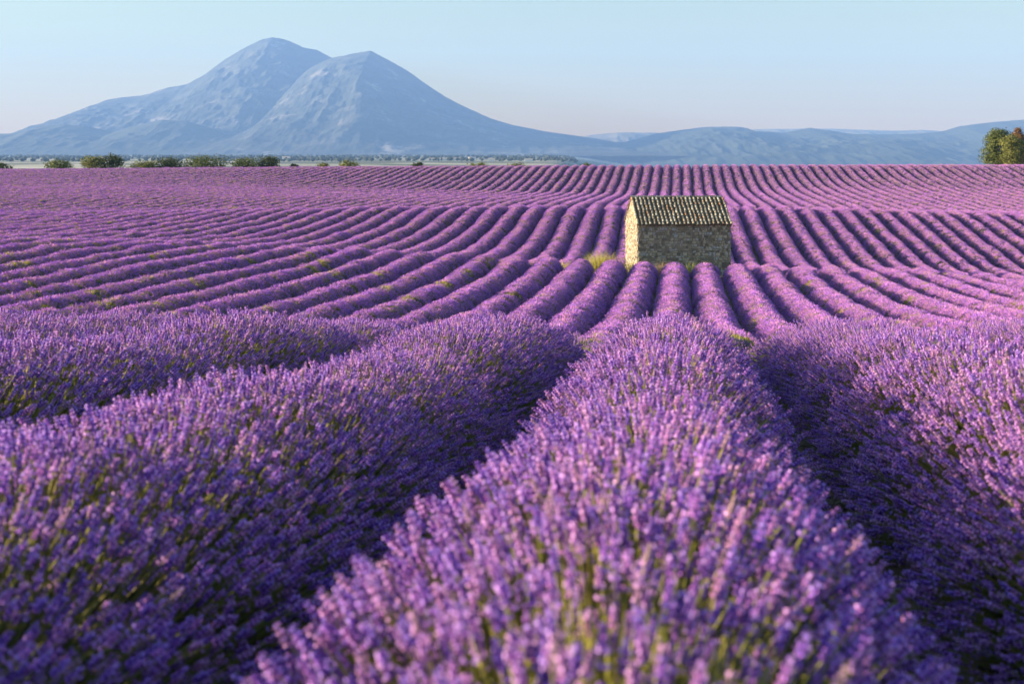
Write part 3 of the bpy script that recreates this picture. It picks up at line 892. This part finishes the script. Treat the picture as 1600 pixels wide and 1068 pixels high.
def tree(name, label, cat, px, Y, top_py, wpx, mat, seed, nlobes=9, leaves=2200, leaf=.16, shape=1.0, trunk_r=.12, group=None, low=.15):
    r = random.Random(seed)
    x = at(px, Y); z0 = float(ground_z(x, Y)) - .05
    H = EYE + (HZ - top_py) / F * Y - z0
    W = wpx / F * Y / 2 * (1.17 if cat == 'bush' else 1)
    root = empty(name, (x, Y, z0))
    tag(root, label, cat, group)
    lobes = []
    for i in range(nlobes):
        t = (i + .5) / nlobes
        zz = H * (low + (1 - low) * (.18 + .70 * t))
        wr = W * (math.sin(PI * (.16 + .72 * t)) ** .7) * shape if shape >= 1 else W * (1.05 - t) ** .8
        a = i * 2.4 + r.uniform(-.4, .4)
        q = wr * r.uniform(.35, .68)
        lr = W * r.uniform(.34, .52) * (1 if shape >= 1 else (1.1 - .7 * t))
        lobes.append((Vector((q * math.cos(a), q * math.sin(a), min(zz, H - lr * .75))), lr, lr * r.uniform(.62, .85)))
    lobes.append((Vector((r.uniform(-.2, .2) * W, 0, H - W * .28)), W * .36, W * .28))
    mb = MB()
    for _ in range(leaves):
        c, rx, rz = r.choice(lobes)
        d = Vector((r.gauss(0, 1), r.gauss(0, 1), r.gauss(0, 1))).normalized()
        q = r.uniform(.45, 1.05) if r.random() < .85 else r.uniform(1.0, 1.35)
        p = c + Vector((d.x * rx, d.y * rx, d.z * rz)) * q
        if p.z < .1: continue
        n = (d + Vector((r.uniform(-.9, .9), r.uniform(-.9, .9), r.uniform(-.4, .9)))).normalized()
        u = n.orthogonal().normalized(); u.rotate(Matrix.Rotation(r.uniform(0, 6.28), 3, n)); v = n.cross(u)
        s = leaf * r.uniform(.6, 1.25)
        mb.add([p - u * s, p - v * s * .6 + n * s * .25, p + u * s, p + v * s * .6 - n * s * .2], [(0, 1, 2), (0, 2, 3)])
    mb.build('crown', [mat], root)
    tb = MB()
    hh = H * .62
    tb.tube([(0, 0, -.2), (r.uniform(-.1, .1), 0, hh * .4), (r.uniform(-.2, .2), r.uniform(-.2, .2), hh)], [trunk_r * 1.3, trunk_r, trunk_r * .45], 6)
    for c, rx, rz in lobes[:6]:
        s0 = Vector((0, 0, c.z * .45))
        tb.tube([s0, s0.lerp(c, .55) + Vector((0, 0, -.1)), c], [trunk_r * .5, trunk_r * .3, trunk_r * .1], 4)
    tb.build('trunk', [BARK], root)
    return root

tree('tree', 'broad green tree on the skyline, left one of the clump at the right edge', 'tree', 1558, 262, 200, 52, GREEN, 1, 22, 10000, .17, trunk_r=.22, low=.02)
tree('tree', 'rust-brown withered tree rising from the green clump at the right edge', 'tree', 1591, 265, 199, 30, RUST, 2, 18, 6500, .14, trunk_r=.16, low=.1)
tree('tree', 'olive green tree in front of the withered tree at the right edge', 'tree', 1581, 257, 210, 42, OLIVE, 3, 16, 7000, .15, trunk_r=.14, low=.02)
tree('tree', 'dark tree behind the withered tree, cut by the right edge', 'tree', 1612, 268, 204, 44, GREEN, 4, 14, 5200, .18, trunk_r=.18, low=.02)
BG = 'bushes along the far edge of the lavender field'
tree('bush', 'dark bush on the field edge at the far left of the skyline', 'bush', 4, 290, 254, 26, DARK, 11, 6, 700, .2, group=BG)
tree('bush', 'round green bush left of the two-toned big bush on the skyline', 'bush', 92, 290, 248.5, 44, GREEN, 12, 8, 1500, .2, group=BG)
tree('bush', 'wide olive green bush left of the dark clump on the skyline', 'bush', 144, 288, 243.5, 42, OLIVE, 13, 9, 1900, .2, group=BG)
tree('bush', 'dark green bush touching the right of the wide olive bush', 'bush', 173, 290, 241, 44, DARK, 14, 9, 1900, .2, group=BG)
tree('bush', 'low olive bush at the left end of the long dark clump', 'bush', 226, 287, 250.5, 40, OLIVE, 15, 8, 1300, .2, group=BG)
tree('bush', 'long dark bush in the middle of the long dark clump', 'bush', 264, 291, 245.5, 56, DARK, 16, 11, 2200, .2, group=BG)
tree('bush', 'broad green bush at the right end of the long dark clump', 'bush', 322, 290, 243, 66, GREEN, 17, 12, 2600, .2, group=BG)
tree('bush', 'dark green bush, left one of the close pair below the left summit', 'bush', 383, 289, 246.5, 44, GREEN, 18, 9, 1800, .2, group=BG)
tree('bush', 'pointed dark bush, right one of the close pair below the left summit', 'bush', 418, 291, 243.5, 38, DARK, 19, 9, 1700, .2, group=BG)
tree('bush', 'tiny dark bush alone right of the close pair', 'bush', 460, 292, 255.5, 16, DARK, 20, 5, 400, .2, group=BG)
tree('bush', 'low pale green bush below the saddle of the mountain', 'bush', 505, 286, 254.5, 24, OLIVE, 21, 6, 600, .2, group=BG)
tree('bush', 'olive bush below the right summit of the mountain', 'bush', 545, 286, 251, 36, OLIVE, 22, 8, 1100, .2, group=BG)
tree('bush', 'small dark bush alone below the right slope of the mountain', 'bush', 653, 286, 253, 20, DARK, 23, 6, 600, .2, group=BG)
tree('bush', 'small olive bush beside the white buildings on the plain', 'bush', 748, 280, 253.5, 28, OLIVE, 24, 6, 700, .2, group=BG)
tree('bush', 'low olive bush right of the white buildings on the plain', 'bush', 806, 276, 254.5, 30, OLIVE, 25, 6, 600, .2, group=BG)
tree('bush', 'low dark bush on the skyline below the end of the mountain', 'bush', 916, 270, 255, 26, GREEN, 26, 6, 600, .2, group=BG)

# ------------------------------------------------------------------ far plain: woods and white buildings
def woods(name, label, specs, mat, seed):
    r = random.Random(seed); mb = MB()
    bm = bmesh.new(); bmesh.ops.create_icosphere(bm, subdivisions=1, radius=1)
    bv = [v.co.copy() for v in bm.verts]; bf = [tuple(v.index for v in f.verts) for f in bm.faces]; bm.free()
    for (p0, p1, Y, n, h0, h1) in specs:
        for _ in range(n):
            y = Y * r.uniform(.94, 1.06); x = at(r.uniform(p0, p1), y)
            h = r.uniform(h0, h1); w = h * r.uniform(.5, 1.1)
            z = float(ground_z(x, y))
            an = r.uniform(0, 6.28)
            vs = []
            for v in bv:
                k = r.uniform(.75, 1.2)
                vs.append((x + w * k * (v.x * math.cos(an) - v.y * math.sin(an)), y + w * k * (v.x * math.sin(an) + v.y * math.cos(an)), z + h * (.5 + .52 * v.z * k)))
            mb.add(vs, bf)
    o = mb.build(name, [mat], smooth=False)
    tag(o, label, 'woods', kind='stuff')
woods('distant_woods', 'hazy line of far trees across the plain below the mountain',
      [(-80, 560, 3600, 120, 6, 11), (-80, 900, 4700, 320, 7, 13), (380, 880, 3800, 150, 6, 11), (-80, 900, 5800, 410, 8, 14), (-80, 900, 7000, 420, 9, 15)], WOODS, 5)
WHITE, _nt, _b = new_mat('white_render'); _b.inputs['Base Color'].default_value = (.78, .76, .70, 1)
CLAY, _nt, _b = new_mat('pale_roof'); _b.inputs['Base Color'].default_value = (.55, .42, .34, 1)
def building(px, Y, w, d, h, label, rise=2.0):
    x = at(px, Y); z = float(ground_z(x, Y))
    root = empty('white_building', (x, Y, z), R(random.uniform(-12, 12)))
    tag(root, label, 'building', 'white buildings on the plain')
    mb = MB(); mb.add(*box(-w/2, w/2, -d/2, d/2, -1, h)); mb.build('wall', [WHITE], root)
    mb = MB()
    e = .4
    mb.add([(-w/2-e, -d/2-e, h+.01), (w/2+e, -d/2-e, h+.01), (w/2+e, d/2+e, h+.01), (-w/2-e, d/2+e, h+.01), (-w/2-e, 0, h+rise), (w/2+e, 0, h+rise)],
           [(0, 1, 5, 4), (2, 3, 4, 5), (0, 4, 3), (1, 2, 5), (0, 3, 2, 1)])
    mb.build('roof', [CLAY], root)
building(688, 3900, 62, 14, 6, 'long white shed on the plain, longest of the far white buildings')
building(712, 3850, 20, 12, 7, 'white building at the right end of the long white shed')
building(738, 4300, 24, 12, 7, 'tallest white building on the plain below the right mountain slope', 3)
building(768, 3600, 18, 10, 6, 'white house left of the low olive bush on the skyline')
building(826, 3500, 22, 10, 6, 'white house right of the low olive bush on the skyline')
building(447, 4200, 26, 12, 9, 'lone white building on the plain right of the close bush pair', 3)

# ------------------------------------------------------------------ haze
def haze_box():
    m = bpy.data.materials.new('haze_air'); m.use_nodes = True
    nt = m.node_tree; nt.nodes.clear()
    v = nt.nodes.new('ShaderNodeVolumePrincipled')
    v.inputs['Color'].default_value = (*HAZE_COLOR, 1)
    v.inputs['Density'].default_value = HAZE_DENSITY
    v.inputs['Anisotropy'].default_value = 0.0
    out = nt.nodes.new('ShaderNodeOutputMaterial')
    nt.links.new(v.outputs[0], out.inputs['Volume'])
    mb = MB(); mb.add(*box(-19500, 19500, -4200, 17400, -136, 1370))
    o = mb.build('haze', [m])
    o['kind'] = 'stuff'
haze_box()
